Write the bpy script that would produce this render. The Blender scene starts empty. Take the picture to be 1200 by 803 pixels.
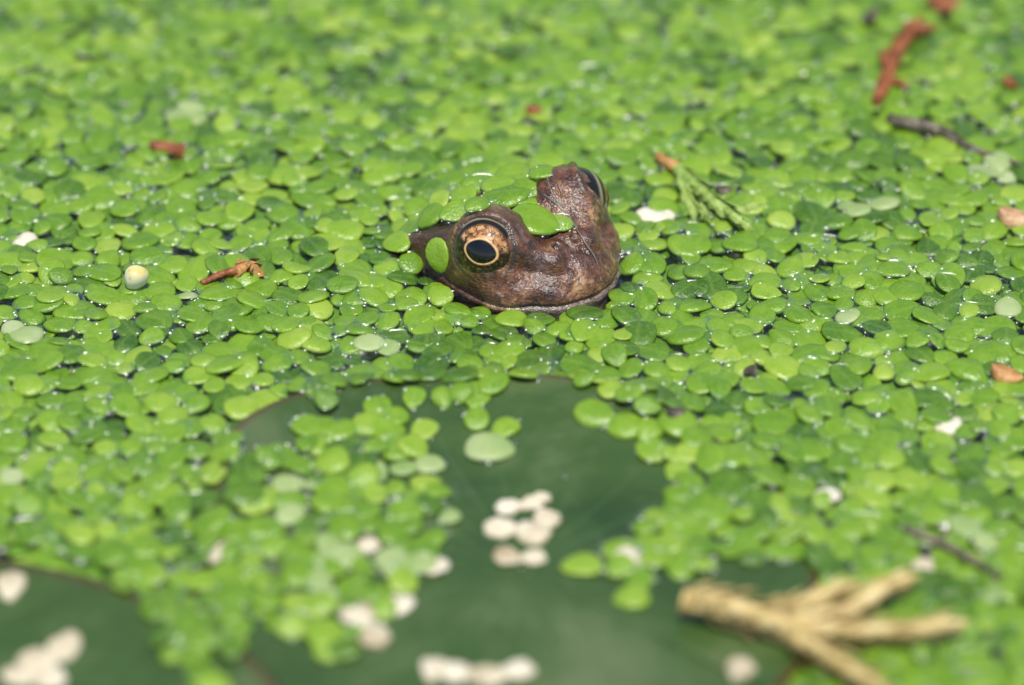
import bpy, bmesh, math, random
import numpy as np
from mathutils import Vector, Matrix, noise
random.seed(11); rng = np.random.default_rng(11)
S = bpy.context.scene
COL = S.collection
MM = 0.001

# ------------------------------------------------------------------ camera, sky, sun, exposure
PITCH = math.radians(36.0); HFOV = math.radians(17.0); DIST = 0.42
cd = bpy.data.cameras.new('camera'); cam = bpy.data.objects.new('camera', cd); COL.objects.link(cam)
cd.sensor_width = 36; cd.angle = HFOV; cd.clip_start = 0.01; cd.clip_end = 50
CAM = Vector((0, -DIST*math.cos(PITCH), DIST*math.sin(PITCH)))
cam.location = CAM; cam.rotation_euler = (math.pi/2 - PITCH, 0, 0)
cd.dof.use_dof = True; cd.dof.focus_distance = 0.4265; cd.dof.aperture_fstop = 8.8
S.camera = cam

SUN_EL, SUN_AZ = math.radians(71), math.radians(172)      # azimuth clockwise from +Y: high, behind the camera
sdir = Vector((math.sin(SUN_AZ)*math.cos(SUN_EL), math.cos(SUN_AZ)*math.cos(SUN_EL), math.sin(SUN_EL)))
w = bpy.data.worlds.new('World'); S.world = w; w.use_nodes = True
wn = w.node_tree.nodes; wl = w.node_tree.links
sky = wn.new('ShaderNodeTexSky'); sky.sky_type = 'NISHITA'; sky.sun_disc = False
sky.sun_elevation = SUN_EL; sky.sun_rotation = SUN_AZ
wl.new(sky.outputs[0], wn['Background'].inputs[0]); wn['Background'].inputs[1].default_value = 0.115
sl = bpy.data.lights.new('sun', 'SUN'); sl.energy = 4.9; sl.angle = math.radians(0.55); sl.color = (1, 0.95, 0.87)
so = bpy.data.objects.new('sun', sl); COL.objects.link(so)
so.rotation_euler = (-sdir).to_track_quat('-Z', 'Y').to_euler()
so.location = sdir
S.view_settings.view_transform = 'Standard'; S.view_settings.look = 'None'
S.view_settings.exposure = 0.0; S.view_settings.gamma = 1.0
S.cycles.use_denoising = True
S.cycles.max_bounces = 8; S.cycles.sample_clamp_indirect = 4

# ------------------------------------------------------------------ pixel <-> place
TH = math.tan(HFOV/2)
FW = Vector((0, math.cos(PITCH), -math.sin(PITCH))); UP = Vector((0, math.sin(PITCH), math.cos(PITCH)))
def ray(px, py):
    return (FW + Vector((1, 0, 0))*((px-600)/600*TH) + UP*((401.5-py)/600*TH)).normalized()
def P(px, py, z=0.0):
    d = ray(px, py); t = (z - CAM.z)/d.z
    return CAM + d*t
def pix(v):
    r = Vector(v) - CAM; d = r.dot(FW)
    return 600 + r.x/d/TH*600, 401.5 - r.dot(UP)/d/TH*600

# ------------------------------------------------------------------ material helpers
def mat(name):
    m = bpy.data.materials.new(name); m.use_nodes = True
    nt = m.node_tree
    return m, nt, nt.nodes['Principled BSDF'], nt.nodes['Material Output']
def N(nt, t, **kw):
    n = nt.nodes.new(t)
    for k, v in kw.items():
        if k == 'inp':
            for a, b in v.items(): n.inputs[a].default_value = b
        else: setattr(n, k, v)
    return n
def L(nt, a, b): nt.links.new(a, b)
def ramp(nt, fac, stops):
    r = nt.nodes.new('ShaderNodeValToRGB'); e = r.color_ramp.elements
    while len(e) < len(stops): e.new(0.5)
    for i, (p, c) in enumerate(stops):
        e[i].position = p; e[i].color = (c, c, c, 1) if isinstance(c, (int, float)) else (*c, 1)
    L(nt, fac, r.inputs[0]); return r.outputs[0]
def mixc(nt, f, a, b, mode='MIX'):
    n = nt.nodes.new('ShaderNodeMix'); n.data_type = 'RGBA'; n.blend_type = mode
    for s, v in ((n.inputs[0], f), (n.inputs[6], a), (n.inputs[7], b)):
        if hasattr(v, 'links'): L(nt, v, s)
        elif isinstance(v, (int, float)): s.default_value = v
        else: s.default_value = (*v, 1)
    return n.outputs[2]
def math_(nt, op, a, b=None):
    n = nt.nodes.new('ShaderNodeMath'); n.operation = op
    for s, v in ((n.inputs[0], a), (n.inputs[1], b)):
        if v is None: continue
        if hasattr(v, 'links'): L(nt, v, s)
        else: s.default_value = v
    return n.outputs[0]
def noise_(nt, vec, scale, detail=3, rough=0.5, dist=0):
    n = N(nt, 'ShaderNodeTexNoise', inp={'Scale': scale, 'Detail': detail, 'Roughness': rough, 'Distortion': dist})
    L(nt, vec, n.inputs['Vector']); return n.outputs[0]
def bump(nt, h, strength, dist):
    b = N(nt, 'ShaderNodeBump', inp={'Strength': strength, 'Distance': dist}); L(nt, h, b.inputs['Height']); return b.outputs[0]
def objvec(nt): return nt.nodes.new('ShaderNodeTexCoord').outputs['Object']

def frond_material():
    m, nt, bs, out = mat('duckweed_leaf')
    a = N(nt, 'ShaderNodeAttribute', attribute_name='fc'); lp = N(nt, 'ShaderNodeAttribute', attribute_name='lp')
    sep = N(nt, 'ShaderNodeSeparateColor'); L(nt, a.outputs['Color'], sep.inputs[0])
    oi = N(nt, 'ShaderNodeObjectInfo')
    rnd = math_(nt, 'FRACT', math_(nt, 'ADD', oi.outputs['Random'], sep.outputs[1]))
    v = N(nt, 'ShaderNodeVectorMath', operation='ADD'); L(nt, lp.outputs['Vector'], v.inputs[0])
    sc = N(nt, 'ShaderNodeVectorMath', operation='SCALE', inp={0: (37, 19, 53)}); L(nt, rnd, sc.inputs['Scale'])
    L(nt, sc.outputs[0], v.inputs[1]); v = v.outputs[0]                # frond-local, in millimetres
    n1 = noise_(nt, v, 0.42, 2); n2 = noise_(nt, v, 2.6, 3, 0.6)
    t = math_(nt, 'ADD', sep.outputs[0], math_(nt, 'MULTIPLY', math_(nt, 'SUBTRACT', rnd, 0.5), 0.24))
    t = math_(nt, 'ADD', t, math_(nt, 'MULTIPLY', math_(nt, 'SUBTRACT', n1, 0.5), 0.55))
    t = math_(nt, 'ADD', t, math_(nt, 'MULTIPLY', math_(nt, 'SUBTRACT', n2, 0.5), 0.22))
    t = math_(nt, 'ADD', t, math_(nt, 'MULTIPLY', math_(nt, 'POWER', sep.outputs[2], 6.0), 0.16))
    c = ramp(nt, t, [(0.0, (0.048, 0.132, 0.009)), (0.38, (0.132, 0.282, 0.012)), (0.68, (0.210, 0.382, 0.020)), (1.0, (0.34, 0.49, 0.052))])
    # midrib and the pale air cells under the skin
    ls = N(nt, 'ShaderNodeSeparateXYZ'); L(nt, lp.outputs['Vector'], ls.inputs[0])
    rib = ramp(nt, math_(nt, 'ABSOLUTE', ls.outputs['Y']), [(0.0, 1), (0.35, 0)])
    c = mixc(nt, math_(nt, 'MULTIPLY', rib, 0.16), c, (0.34, 0.50, 0.10))
    vo = N(nt, 'ShaderNodeTexVoronoi', inp={'Scale': 2.4}); L(nt, v, vo.inputs['Vector'])
    c = mixc(nt, math_(nt, 'MULTIPLY', ramp(nt, vo.outputs['Distance'], [(0.05, 1), (0.55, 0)]), 0.16), c, (0.36, 0.52, 0.12))
    dirt = ramp(nt, noise_(nt, v, 1.7, 4, 0.7), [(0.66, 0), (0.74, 1)])
    c = mixc(nt, math_(nt, 'MULTIPLY', dirt, 0.5), c, (0.10, 0.10, 0.03))
    # scattered pale grey-green patches
    p = math_(nt, 'MULTIPLY', ramp(nt, noise_(nt, v, 0.75, 4, 0.65), [(0.60, 0), (0.74, 1)]), 0.22)
    c = mixc(nt, p, c, (0.34, 0.42, 0.24))
    L(nt, c, bs.inputs['Base Color'])
    bs.inputs['Roughness'].default_value = 0.36; bs.inputs['IOR'].default_value = 1.45; bs.inputs['Coat Weight'].default_value = 0.6; bs.inputs['Coat Roughness'].default_value = 0.2; bs.inputs['Coat IOR'].default_value = 1.5
    L(nt, ramp(nt, n1, [(0.3, 0.22), (0.75, 0.5)]), bs.inputs['Roughness'])
    bq = bump(nt, math_(nt, 'ADD', n2, n1), 0.5, 0.00030); L(nt, bq, bs.inputs['Normal']); L(nt, bq, bs.inputs['Coat Normal'])
    tr = N(nt, 'ShaderNodeBsdfTranslucent'); L(nt, mixc(nt, 1.0, c, (1.5, 1.35, 0.6), 'MULTIPLY'), tr.inputs[0])
    mx = N(nt, 'ShaderNodeMixShader', inp={0: 0.22}); L(nt, bs.outputs[0], mx.inputs[1]); L(nt, tr.outputs[0], mx.inputs[2])
    L(nt, mx.outputs[0], out.inputs[0]); return m
def pale_material(name, ca, cb, cc):
    m, nt, bs, out = mat(name)
    v = objvec(nt); oi = N(nt, 'ShaderNodeObjectInfo')
    ad = N(nt, 'ShaderNodeVectorMath', operation='ADD'); L(nt, v, ad.inputs[0]); L(nt, oi.outputs['Random'], ad.inputs[1]); v = ad.outputs[0]
    n1 = noise_(nt, v, 420, 4, 0.6); n2 = noise_(nt, v, 1700, 3)
    c = ramp(nt, n1, [(0.3, ca), (0.52, cb), (0.75, cc)])
    L(nt, c, bs.inputs['Base Color']); bs.inputs['Roughness'].default_value = 0.5
    L(nt, bump(nt, n2, 0.6, 0.0002), bs.inputs['Normal']); return m
M_FROND = frond_material()
M_CREAM = pale_material('bleached_frond', (0.36, 0.29, 0.17), (0.60, 0.54, 0.40), (0.74, 0.70, 0.60))
M_PALE = pale_material('faded_frond', (0.17, 0.28, 0.07), (0.28, 0.37, 0.14), (0.40, 0.46, 0.25))
def bark(name, ca, cb, cc, rough=0.55, sc=500):
    m, nt, bs, out = mat(name); v = objvec(nt)
    n1 = noise_(nt, v, sc, 4, 0.65); n2 = noise_(nt, v, sc*3.2, 3)
    L(nt, ramp(nt, n1, [(0.3, ca), (0.5, cb), (0.72, cc)]), bs.inputs['Base Color'])
    bs.inputs['Roughness'].default_value = rough
    L(nt, bump(nt, n2, 0.7, 0.0003), bs.inputs['Normal']); return m
M_STRAW = bark('dry_straw_scale', (0.26, 0.17, 0.05), (0.55, 0.42, 0.17), (0.72, 0.60, 0.32), sc=330)
M_STUB = bark('orange_bark', (0.20, 0.09, 0.03), (0.45, 0.22, 0.07), (0.58, 0.36, 0.14))
M_RUST = bark('rusty_brown_scale', (0.10, 0.028, 0.010), (0.25, 0.075, 0.025), (0.36, 0.14, 0.05))
M_DARK = bark('dark_grey_bark', (0.018, 0.014, 0.011), (0.075, 0.060, 0.042), (0.30, 0.26, 0.19))
M_SPRIG = bark('fresh_green_scale', (0.14, 0.24, 0.04), (0.26, 0.38, 0.08), (0.38, 0.48, 0.16))
M_TAN = bark('tan_husk', (0.26, 0.13, 0.06), (0.48, 0.29, 0.15), (0.62, 0.45, 0.28))
M_BLADE = bark('grass_blade', (0.05, 0.13, 0.012), (0.09, 0.22, 0.02), (0.14, 0.28, 0.04))

# ------------------------------------------------------------------ mesh helpers
def mesh(name, verts, faces, material, smooth=True):
    me = bpy.data.meshes.new(name); me.from_pydata([tuple(v) for v in verts], [], faces); me.update()
    if smooth: me.polygons.foreach_set('use_smooth', [True]*len(me.polygons))
    me.materials.append(material); return me
def link(name, data, parent=None, mtx=None):
    o = bpy.data.objects.new(name, data); COL.objects.link(o)
    if parent: o.parent = parent
    if mtx is not None: o.matrix_local = mtx
    return o
def tag(o, label=None, cat=None, group=None, kind=None):
    for k, v in (('label', label), ('category', cat), ('group', group), ('kind', kind)):
        if v: o[k] = v
    return o
def tube_geo(pts, rad, seg=8, lump=0.0, seed=0):
    V, F = [], []
    n = len(pts); prev = None
    for i, p in enumerate(pts):
        t = (pts[min(i+1, n-1)] - pts[max(i-1, 0)]).normalized()
        a = Vector((0, 0, 1)).cross(t)
        a = a.normalized() if a.length > 1e-6 else Vector((1, 0, 0))
        b = t.cross(a); r = rad[i] if isinstance(rad, (list, tuple)) else rad
        for k in range(seg):
            q = 2*math.pi*k/seg
            rr = r*(1 + lump*noise.noise(Vector((p.x*600+seed, p.y*600, k*0.9))))
            V.append(p + a*(rr*math.cos(q)) + b*(rr*math.sin(q)))
    for i in range(n-1):
        for k in range(seg):
            F.append((i*seg+k, i*seg+(k+1) % seg, (i+1)*seg+(k+1) % seg, (i+1)*seg+k))
    F.append(tuple(range(seg-1, -1, -1))); F.append(tuple((n-1)*seg+k for k in range(seg)))
    return V, F
def smooth_path(pts, n):
    out = []
    m = len(pts)-1
    for i in range(n+1):
        u = i/n*m; k = min(int(u), m-1); f = u-k
        p0, p1, p2, p3 = pts[max(k-1, 0)], pts[k], pts[k+1], pts[min(k+2, m)]
        out.append(0.5*((2*p1) + (p2-p0)*f + (2*p0-5*p1+4*p2-p3)*f*f + (3*p1-p0-3*p2+p3)*f**3))
    return out

# ------------------------------------------------------------------ FROG: where it sits
EZ = 6.0*MM
eN = P(575, 284, EZ); eF = P(664, 236, EZ)
FO = (eN+eF)/2; FO.z = 0
fl = (eN-eF); sepmm = fl.length/MM; fl.z = 0; fl.normalize()        # lateral, towards the near eye
ff = Vector((0, 0, 1)).cross(fl)*-1; ff.normalize()
if ff.x < 0: ff = -ff
HL = sepmm/2
FM = Matrix(((ff.x, fl.x, 0, FO.x), (ff.y, fl.y, 0, FO.y), (0, 0, 1, 0), (0, 0, 0, 1)))
FMI = FM.inverted()
print('eye separation mm', round(sepmm, 2), 'forward', ff[:], )
def ell(p, c, r):
    q = (p-np.array(c))/np.array(r); k0 = np.linalg.norm(q, axis=-1); k1 = np.linalg.norm(q/np.array(r), axis=-1)
    return k0*(k0-1)/np.maximum(k1, 1e-6)
def smin(a, b, k):
    h = np.clip(0.5+0.5*(b-a)/k, 0, 1); return b*(1-h)+a*h-k*h*(1-h)
def caps(p, a, b, r):
    a = np.array(a); b = np.array(b); ba = b-a; h = np.clip(((p-a)@ba)/(ba@ba), 0, 1)
    return np.linalg.norm(p-a-h[..., None]*ba, axis=-1)-r
EDIR = np.array((0.46, 0.76, 0.37)); EDIR /= np.linalg.norm(EDIR)
ER = 4.35; BC = np.array((0.0, HL-0.1, 5.7)); BR = 4.95
EC = BC + EDIR*1.25
def frog_sdf(p):
    """head-local millimetres: x forward, y towards the near side, z up"""
    q = p.copy(); q[..., 1] = np.abs(q[..., 1])
    d = ell(q, (-4.8, 0, -1.0), (11.2, 11.4, 8.4))
    d = smin(d, ell(q, (3.7, 0, 0.2), (8.6, 9.0, 6.0)), 2.4)
    d = smin(d, ell(q, (0.8, 0, -2.8), (11.2, 10.4, 4.6)), 1.6)
    d = smin(d, ell(q, (1.2, 0, 2.2), (7.0, 6.0, 4.9)), 2.0)                 # crown between the eyes
    d = smin(d, ell(q, (1.0, 8.0, 1.4), (6.5, 3.3, 3.6)), 2.0)               # cheek under the eye
    d = smin(d, ell(q, (-31, 0, -12.5), (26, 15, 9.5)), 5.0)
    d = smin(d, caps(q, (2.5, 6.3, 6.4), (7.6, 2.9, 5.1), 1.3), 1.1)           # ridge from eye to nostril
    d = smin(d, np.linalg.norm(q-BC, axis=-1)-BR, 2.8)
    d = smin(d, caps(q, (-4, 8.6, 5.5), (-12, 10.0, 1.5), 1.0), 1.6)         # fold behind the eye
    # tympanum: shallow ring
    ty = np.linalg.norm((q-np.array((-8.2, 10.2, 2.2)))/np.array((1, 1.6, 1)), axis=-1)
    d = d - 0.18*np.exp(-((ty-2.0)/0.35)**2)
    # eyelid rim: torus round the opening
    x0 = (1.25**2+BR**2-ER**2)/(2*1.25); rr = math.sqrt(BR**2-x0**2)
    v = q-(BC+EDIR*x0); h = v@EDIR; rad = np.linalg.norm(v-h[..., None]*EDIR, axis=-1)
    d = smin(d, np.sqrt((rad-rr-0.12)**2+h**2)-0.40, 0.5)
    # nostrils: raised lip with a pit
    ns = np.linalg.norm(q-NOS, axis=-1)
    d = d - 0.26*np.exp(-((ns-1.05)/0.42)**2) + 0.85*np.exp(-(ns/0.55)**2)
    # mouth line
    um = 0.9 + 0.05*np.maximum(0, -q[..., 0])
    d = d + 0.36*np.exp(-((q[..., 2]-um)/0.2)**2)*np.clip((q[..., 0]+8)/5, 0, 1)
    d = d - 0.16*np.exp(-((q[..., 2]-um+0.75)/0.5)**2)*np.clip((q[..., 0]+6)/5, 0, 1)
    # hollow between the eyes
    d = d + 0.35*np.exp(-((q[..., 1]/2.6)**2+((q[..., 0]-1.5)/4.5)**2))*np.clip((q[..., 2]-2)/3, 0, 1)
    # warty lumps
    s = np.sin(q[..., 0]*2.1+1.3)*np.sin(p[..., 1]*2.4+0.4)*np.sin(q[..., 2]*2.2)
    s2 = np.sin(q[..., 0]*0.9+p[..., 1]*0.7+2)*np.sin(p[..., 1]*1.1-q[..., 2]*0.8)
    wart = np.sin(q[..., 0]*4.3+0.6*np.sin(q[..., 2]*3))*np.sin(p[..., 1]*4.7+1.1)*np.sin(q[..., 2]*4.1+q[..., 0])
    return d + 0.06*s + 0.14*s2 - 0.05*np.maximum(wart, 0)
NOS = np.array((7.5, 2.75, 5.55))
def frog_hit(px, py):
    d = ray(px, py); o = FMI @ CAM; dd = (FMI.to_3x3() @ d); o = np.array(o)/MM; dd = np.array(dd)
    t = 380.0
    for _ in range(400):
        v = float(frog_sdf((o+dd*t)[None, :])[0])
        if v < 0.01: break
        t += max(v*0.6, 0.004)
        if t > 470: return None, None
    p = o+dd*t; e = 0.15
    g = np.array([float(frog_sdf((p+e*ax)[None, :])[0]-frog_sdf((p-e*ax)[None, :])[0]) for ax in np.eye(3)])
    g /= np.linalg.norm(g)
    return FM @ Vector(p*MM), (FM.to_3x3() @ Vector(g))

NOS = NOS+100                                                     # find the skin under the nostril first, then dent it there
_p, _n = frog_hit(653, 291); NOS = np.array(FMI @ _p)/MM; NOS[1] = abs(NOS[1]); print('nostril', NOS)
# ------------------------------------------------------------------ rasters for laying out the carpet (mm)
RX0, RX1, RY0, RY1, RES = -92, 92, -84, 104, 0.25
NX, NY = int((RX1-RX0)/RES), int((RY1-RY0)/RES)
gx = RX0+(np.arange(NX)+0.5)*RES; gy = RY0+(np.arange(NY)+0.5)*RES
GX, GY = np.meshgrid(gx, gy, indexing='ij')
def vnoise(x, y, s, seed=0):
    """smooth value noise, vectorised"""
    t = np.random.default_rng(seed).random((256, 256)); x = x/s; y = y/s
    xi = np.floor(x).astype(int); yi = np.floor(y).astype(int); fx = x-xi; fy = y-yi
    fx = fx*fx*(3-2*fx); fy = fy*fy*(3-2*fy)
    g = lambda i, j: t[(xi+i) % 256, (yi+j) % 256]
    return (g(0, 0)*(1-fx)+g(1, 0)*fx)*(1-fy)+(g(0, 1)*(1-fx)+g(1, 1)*fx)*fy
def box_blur(a, n):
    for ax in (0, 1):
        k = 2*n+1; c = np.cumsum(np.pad(a, [(n+1, n) if i == ax else (0, 0) for i in (0, 1)], mode='edge'), axis=ax)
        a = (np.take(c, range(k, c.shape[ax]), axis=ax)-np.take(c, range(0, c.shape[ax]-k), axis=ax))/k
    return a
def pxpoly(pts, z=0.0):
    return np.array([(P(x, y, z).x/MM, P(x, y, z).y/MM) for x, y in pts])
def inside(poly, X, Y):
    r = np.zeros(X.shape, bool); n = len(poly)
    for i in range(n):
        x1, y1 = poly[i]; x2, y2 = poly[(i+1) % n]
        if y1 == y2: continue
        c = ((y1 > Y) != (y2 > Y)) & (X < (x2-x1)*(Y-y1)/(y2-y1)+x1); r ^= c
    return r
# lily pads: centre (mm), radius, rim lift, notch direction
def pad_spec(cx, cy, R, lift, liftdir, notch, nz, seed): return dict(c=(cx, cy), R=R, lift=lift, ld=liftdir, notch=notch, nz=nz, seed=seed)
c1 = P(612, 668, 0)/MM
PAD1 = pad_spec(c1.x, c1.y, 33.2, 2.3, math.radians(100), math.radians(-38), 0.25, 3)
c2 = P(-150, 1010, 0)/MM
PAD2 = pad_spec(c2.x, c2.y, 46.0, 1.6, math.radians(70), math.radians(-80), 0.25, 5)
def pad_R(s, th):
    lobe = 0.29*np.exp(-((((th-math.radians(142)+math.pi) % (2*math.pi))-math.pi)/0.42)**2) if s['seed'] == 3 else 0.0
    return s['R']*(1+lobe)*(1+0.022*np.sin(3*th+s['seed'])+0.012*np.sin(7*th+2*s['seed'])+0.006*np.sin(13*th))
def pad_z(s, x, y):
    dx, dy = x-s['c'][0], y-s['c'][1]; r = np.hypot(dx, dy); th = np.arctan2(dy, dx)
    q = r/pad_R(s, th)
    lift = s['lift']*np.clip(np.cos(th-s['ld']), 0, 1)**0.8
    z = s['nz'] + lift*np.clip((q-0.45)/0.55, 0, 1.2)**2 + 0.25*np.sin(5*th+1)*q*q + 0.5*(vnoise(x+300, y+300, 14, s['seed'])-0.5)
    return z, q
Hm = np.zeros((NX, NY)); PADM = np.zeros((NX, NY), int)
for i, s in enumerate((PAD1, PAD2)):
    z, q = pad_z(s, GX, GY); m = q < 1.0
    Hm[m] = np.maximum(Hm[m], z[m]+0.2); PADM[m] = i+1
BLK = np.zeros((NX, NY), bool)
CLEAR = [
    [(590, 466), (668, 466), (690, 482), (690, 515), (770, 548), (778, 585), (735, 612), (690, 650), (745, 705), (800, 678), (862, 668),
     (945, 668), (968, 700), (930, 850), (375, 850), (400, 792), (440, 765), (492, 700), (530, 645), (540, 600), (522, 560), (528, 505), (560, 500), (590, 480)],
    [(270, 500), (300, 480), (350, 470), (360, 500), (345, 535), (290, 530)],
    [(430, 468), (525, 462), (530, 490), (500, 520), (478, 520), (470, 480), (425, 490), (412, 500), (405, 470)],
    [(-120, 640), (20, 640), (95, 660), (135, 705), (155, 748), (190, 775), (195, 860), (-120, 860)],
    [(290, 735), (330, 745), (395, 785), (385, 860), (275, 860)],
]
for c in CLEAR:
    BLK |= inside(pxpoly(c, 0.4*MM), GX, GY)
# the frog in the carpet
loc = np.stack([(GX*MM-FO.x)*ff.x+(GY*MM-FO.y)*ff.y, (GX*MM-FO.x)*fl.x+(GY*MM-FO.y)*fl.y], -1)/MM
near = (np.abs(loc[..., 0]) < 75) & (np.abs(loc[..., 1]) < 20)
fh = np.full((NX, NY), -20.0)
for zz in np.arange(-1.0, 9.1, 0.5):
    pts = np.stack([loc[near][:, 0], loc[near][:, 1], np.full(near.sum(), zz)], -1)
    ins = frog_sdf(pts) < 0
    tmp = fh[near]; tmp[ins] = zz; fh[near] = tmp
back = loc[..., 0] < -9.5
BLK |= (fh > -0.3) & ~back
BLK |= (fh > 3.0)
Hm = np.where((fh > -0.5) & back, np.maximum(Hm, fh+0.5), Hm)

# ------------------------------------------------------------------ duckweed fronds
NVAR = 10
def frond_geo(seg, var, simple=False):
    """unit frond: base at x=0, tip at x=1, half width ~0.4; returns verts (n,3), faces, edge factor"""
    r = random.Random(100+var)
    hw = r.uniform(0.36, 0.45); egg = r.uniform(0.04, 0.2); skew = r.uniform(-0.03, 0.03)
    wob = [(k, r.uniform(-0.03, 0.03), r.uniform(0, 6.3)) for k in (2, 3, 5)]
    dome = r.uniform(0.035, 0.10); curl = r.uniform(-0.05, 0.05); cup = r.uniform(-0.05, 0.04)
    def outline(t, q):
        w_ = 1+sum(a*math.sin(k*t+p) for k, a, p in wob)
        x = 0.5+0.5*math.cos(t)*q*w_; y = hw*math.sin(t)*(1+egg*math.cos(t))*q*w_+skew*math.sin(2*t)*q
        return x, y
    rings = [(0.45, 0.93), (0.75, 0.70), (0.92, 0.32), (1.0, -0.25), (0.95, -0.75)] if not simple else [(0.62, 0.65), (0.94, 0.12), (1.0, -0.4)]
    V = [(0.5, 0, dome)]; E = [0.0]; F = []
    for (q, h) in rings:
        for k in range(seg):
            t = 2*math.pi*k/seg; x, y = outline(t, q)
            z = dome*h + curl*((x-0.5)*2)**2 + cup*(y/hw)**2 + 0.012*math.exp(-(y/0.05)**2)*(1-q)
            if h < 0: z = dome*h*0.9 + curl*((x-0.5)*2)**2+cup*(y/hw)**2
            V.append((x, y, z)); E.append(q if h >= 0 else 1.0)
    for k in range(seg): F.append((0, 1+k, 1+(k+1) % seg))
    for j in range(len(rings)-1):
        for k in range(seg):
            a = 1+j*seg+k; b = 1+j*seg+(k+1) % seg; F.append((a, a+seg, b+seg, b))
    if not simple:
        F.append(tuple(1+(len(rings)-1)*seg+k for k in range(seg-1, -1, -1)))
    return np.array(V), F, np.array(E), hw
GEO = [frond_geo(16, v) for v in range(NVAR)]
def set_attr(me, fc, lp):
    a = me.attributes.new('fc', 'FLOAT_COLOR', 'POINT'); a.data.foreach_set('color', np.asarray(fc, np.float32).ravel())
    b = me.attributes.new('lp', 'FLOAT_VECTOR', 'POINT'); b.data.foreach_set('vector', np.asarray(lp, np.float32).ravel())
TONES = {'dark green': 0.12, 'mid green': 0.42, 'bright green': 0.60, 'yellow-green': 0.80}
PROTO = {}
def proto(var, tone):
    k = (var, tone)
    if k not in PROTO:
        V, F, E, hw = GEO[var]
        m_ = {'cream': M_CREAM, 'pale': M_PALE}.get(tone, M_FROND)
        V2 = V.copy()
        if tone == 'cream':
            V2[:, 2] *= 1.45
            for i_, q_ in enumerate(V2): V2[i_] += 0.085*np.array(noise.noise_vector(Vector((q_[0]*4+var*9, q_[1]*4, q_[2]*4))))
        me = mesh('frond', V2*MM, F, m_)
        if tone in TONES:
            n = len(V); fc = np.zeros((n, 4)); fc[:, 0] = TONES[tone]; fc[:, 2] = E; fc[:, 3] = 1
            set_attr(me, fc, V*4.2)
        PROTO[k] = me
    return PROTO[k]
uu, vv = np.meshgrid(np.linspace(0.02, 0.98, 19), np.linspace(-0.4, 0.4, 15), indexing='ij')
_k = ((uu-0.5)/0.5)**2+(vv/(0.4*(1+0.1*(uu-0.5)*2)))**2 < 1
FOOT = np.stack([uu[_k], vv[_k]], -1)
COVER = np.zeros((NX, NY), bool)
plants = []          # each: dict(node, fronds=[(matrix, var)], tone, k, px)
def footprint(node, ang, Lf, back_off):
    p = FOOT.copy(); p[:, 0] = p[:, 0]*Lf-back_off; p[:, 1] *= Lf
    c, s = math.cos(ang), math.sin(ang)
    X = node[0]+p[:, 0]*c-p[:, 1]*s; Y = node[1]+p[:, 0]*s+p[:, 1]*c
    return X, Y, ((X-RX0)/RES).astype(int), ((Y-RY0)/RES).astype(int)
def arrange(k, ang, size):
    out = []
    if k == 1: return [(ang, size, size*0.5)]
    if k == 2: offs = [0, random.uniform(1.5, 3.3)]
    elif k == 3: offs = [0, random.uniform(1.6, 2.3), -random.uniform(1.6, 2.3)]
    else: offs = [0, random.uniform(1.2, 1.6), -random.uniform(1.2, 1.6), math.pi+random.uniform(-.2, .2)]
    for i, o in enumerate(offs):
        sz = size*(1.0 if i == 0 else random.uniform(0.62, 0.98))
        out.append((ang+o, sz, sz*random.uniform(0.08, 0.28)))
    return out
def lay(node, fr, tone, force=False, thr=0.1, wiggle=0.05, blk=0.06):
    fps = []; cov = 0; n = 0
    for a, sz, bo in fr:
        X, Y, I, J = footprint(node, a, sz, bo)
        if I.min() < 0 or J.min() < 0 or I.max() >= NX or J.max() >= NY: return None
        if not force and (BLK[I, J].mean() > blk): return None
        cov += COVER[I, J].sum(); n += len(I); fps.append((X, Y, I, J))
    if not force and cov/n > thr: return None
    pl = dict(node=node, fronds=[], tone=tone, k=len(fr))
    hs = [Hm[I, J].copy() for _, _, I, J in fps]
    for (a, sz, bo), (X, Y, I, J), h in zip(fr, fps, hs):
        xc, yc = X.mean(), Y.mean()
        A = np.stack([X-xc, Y-yc, np.ones_like(X)], -1)
        g, *_ = np.linalg.lstsq(A, h, rcond=None)
        sx, sy = g[0]+random.gauss(0, wiggle), g[1]+random.gauss(0, wiggle)
        sl_ = math.hypot(sx, sy)
        if sl_ > 0.38: sx, sy = sx*0.38/sl_, sy*0.38/sl_
        pr = sx*(X-xc)+sy*(Y-yc)
        z0 = np.percentile(h-pr, 85) + (random.uniform(-0.16, 0.22) if h.max() < 0.05 else random.uniform(0.02, 0.14))
        nrm = Vector((-sx, -sy, 1)).normalized()
        ax = Vector((math.cos(a), math.sin(a), 0)); ax.z = sx*ax.x+sy*ax.y; ax.normalize(); ay = nrm.cross(ax)
        ox, oy = node[0]-math.cos(a)*bo, node[1]-math.sin(a)*bo
        oz = z0+sx*(ox-xc)+sy*(oy-yc)
        M = Matrix(((ax.x*sz, ay.x*sz, nrm.x*sz, ox*MM), (ax.y*sz, ay.y*sz, nrm.y*sz, oy*MM), (ax.z*sz, ay.z*sz, nrm.z*sz, oz*MM), (0, 0, 0, 1)))
        var = random.randrange(NVAR)
        pl['fronds'].append((M, var, a, sz, (xc, yc)))
        Hm[I, J] = np.maximum(Hm[I, J], z0+pr+0.16); COVER[I, J] = True
    plants.append(pl); return pl
def rtone():
    return random.choices(['dark green', 'mid green', 'bright green', 'yellow-green', 'pale'], [0.16, 0.35, 0.31, 0.17, 0.012])[0]
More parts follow.
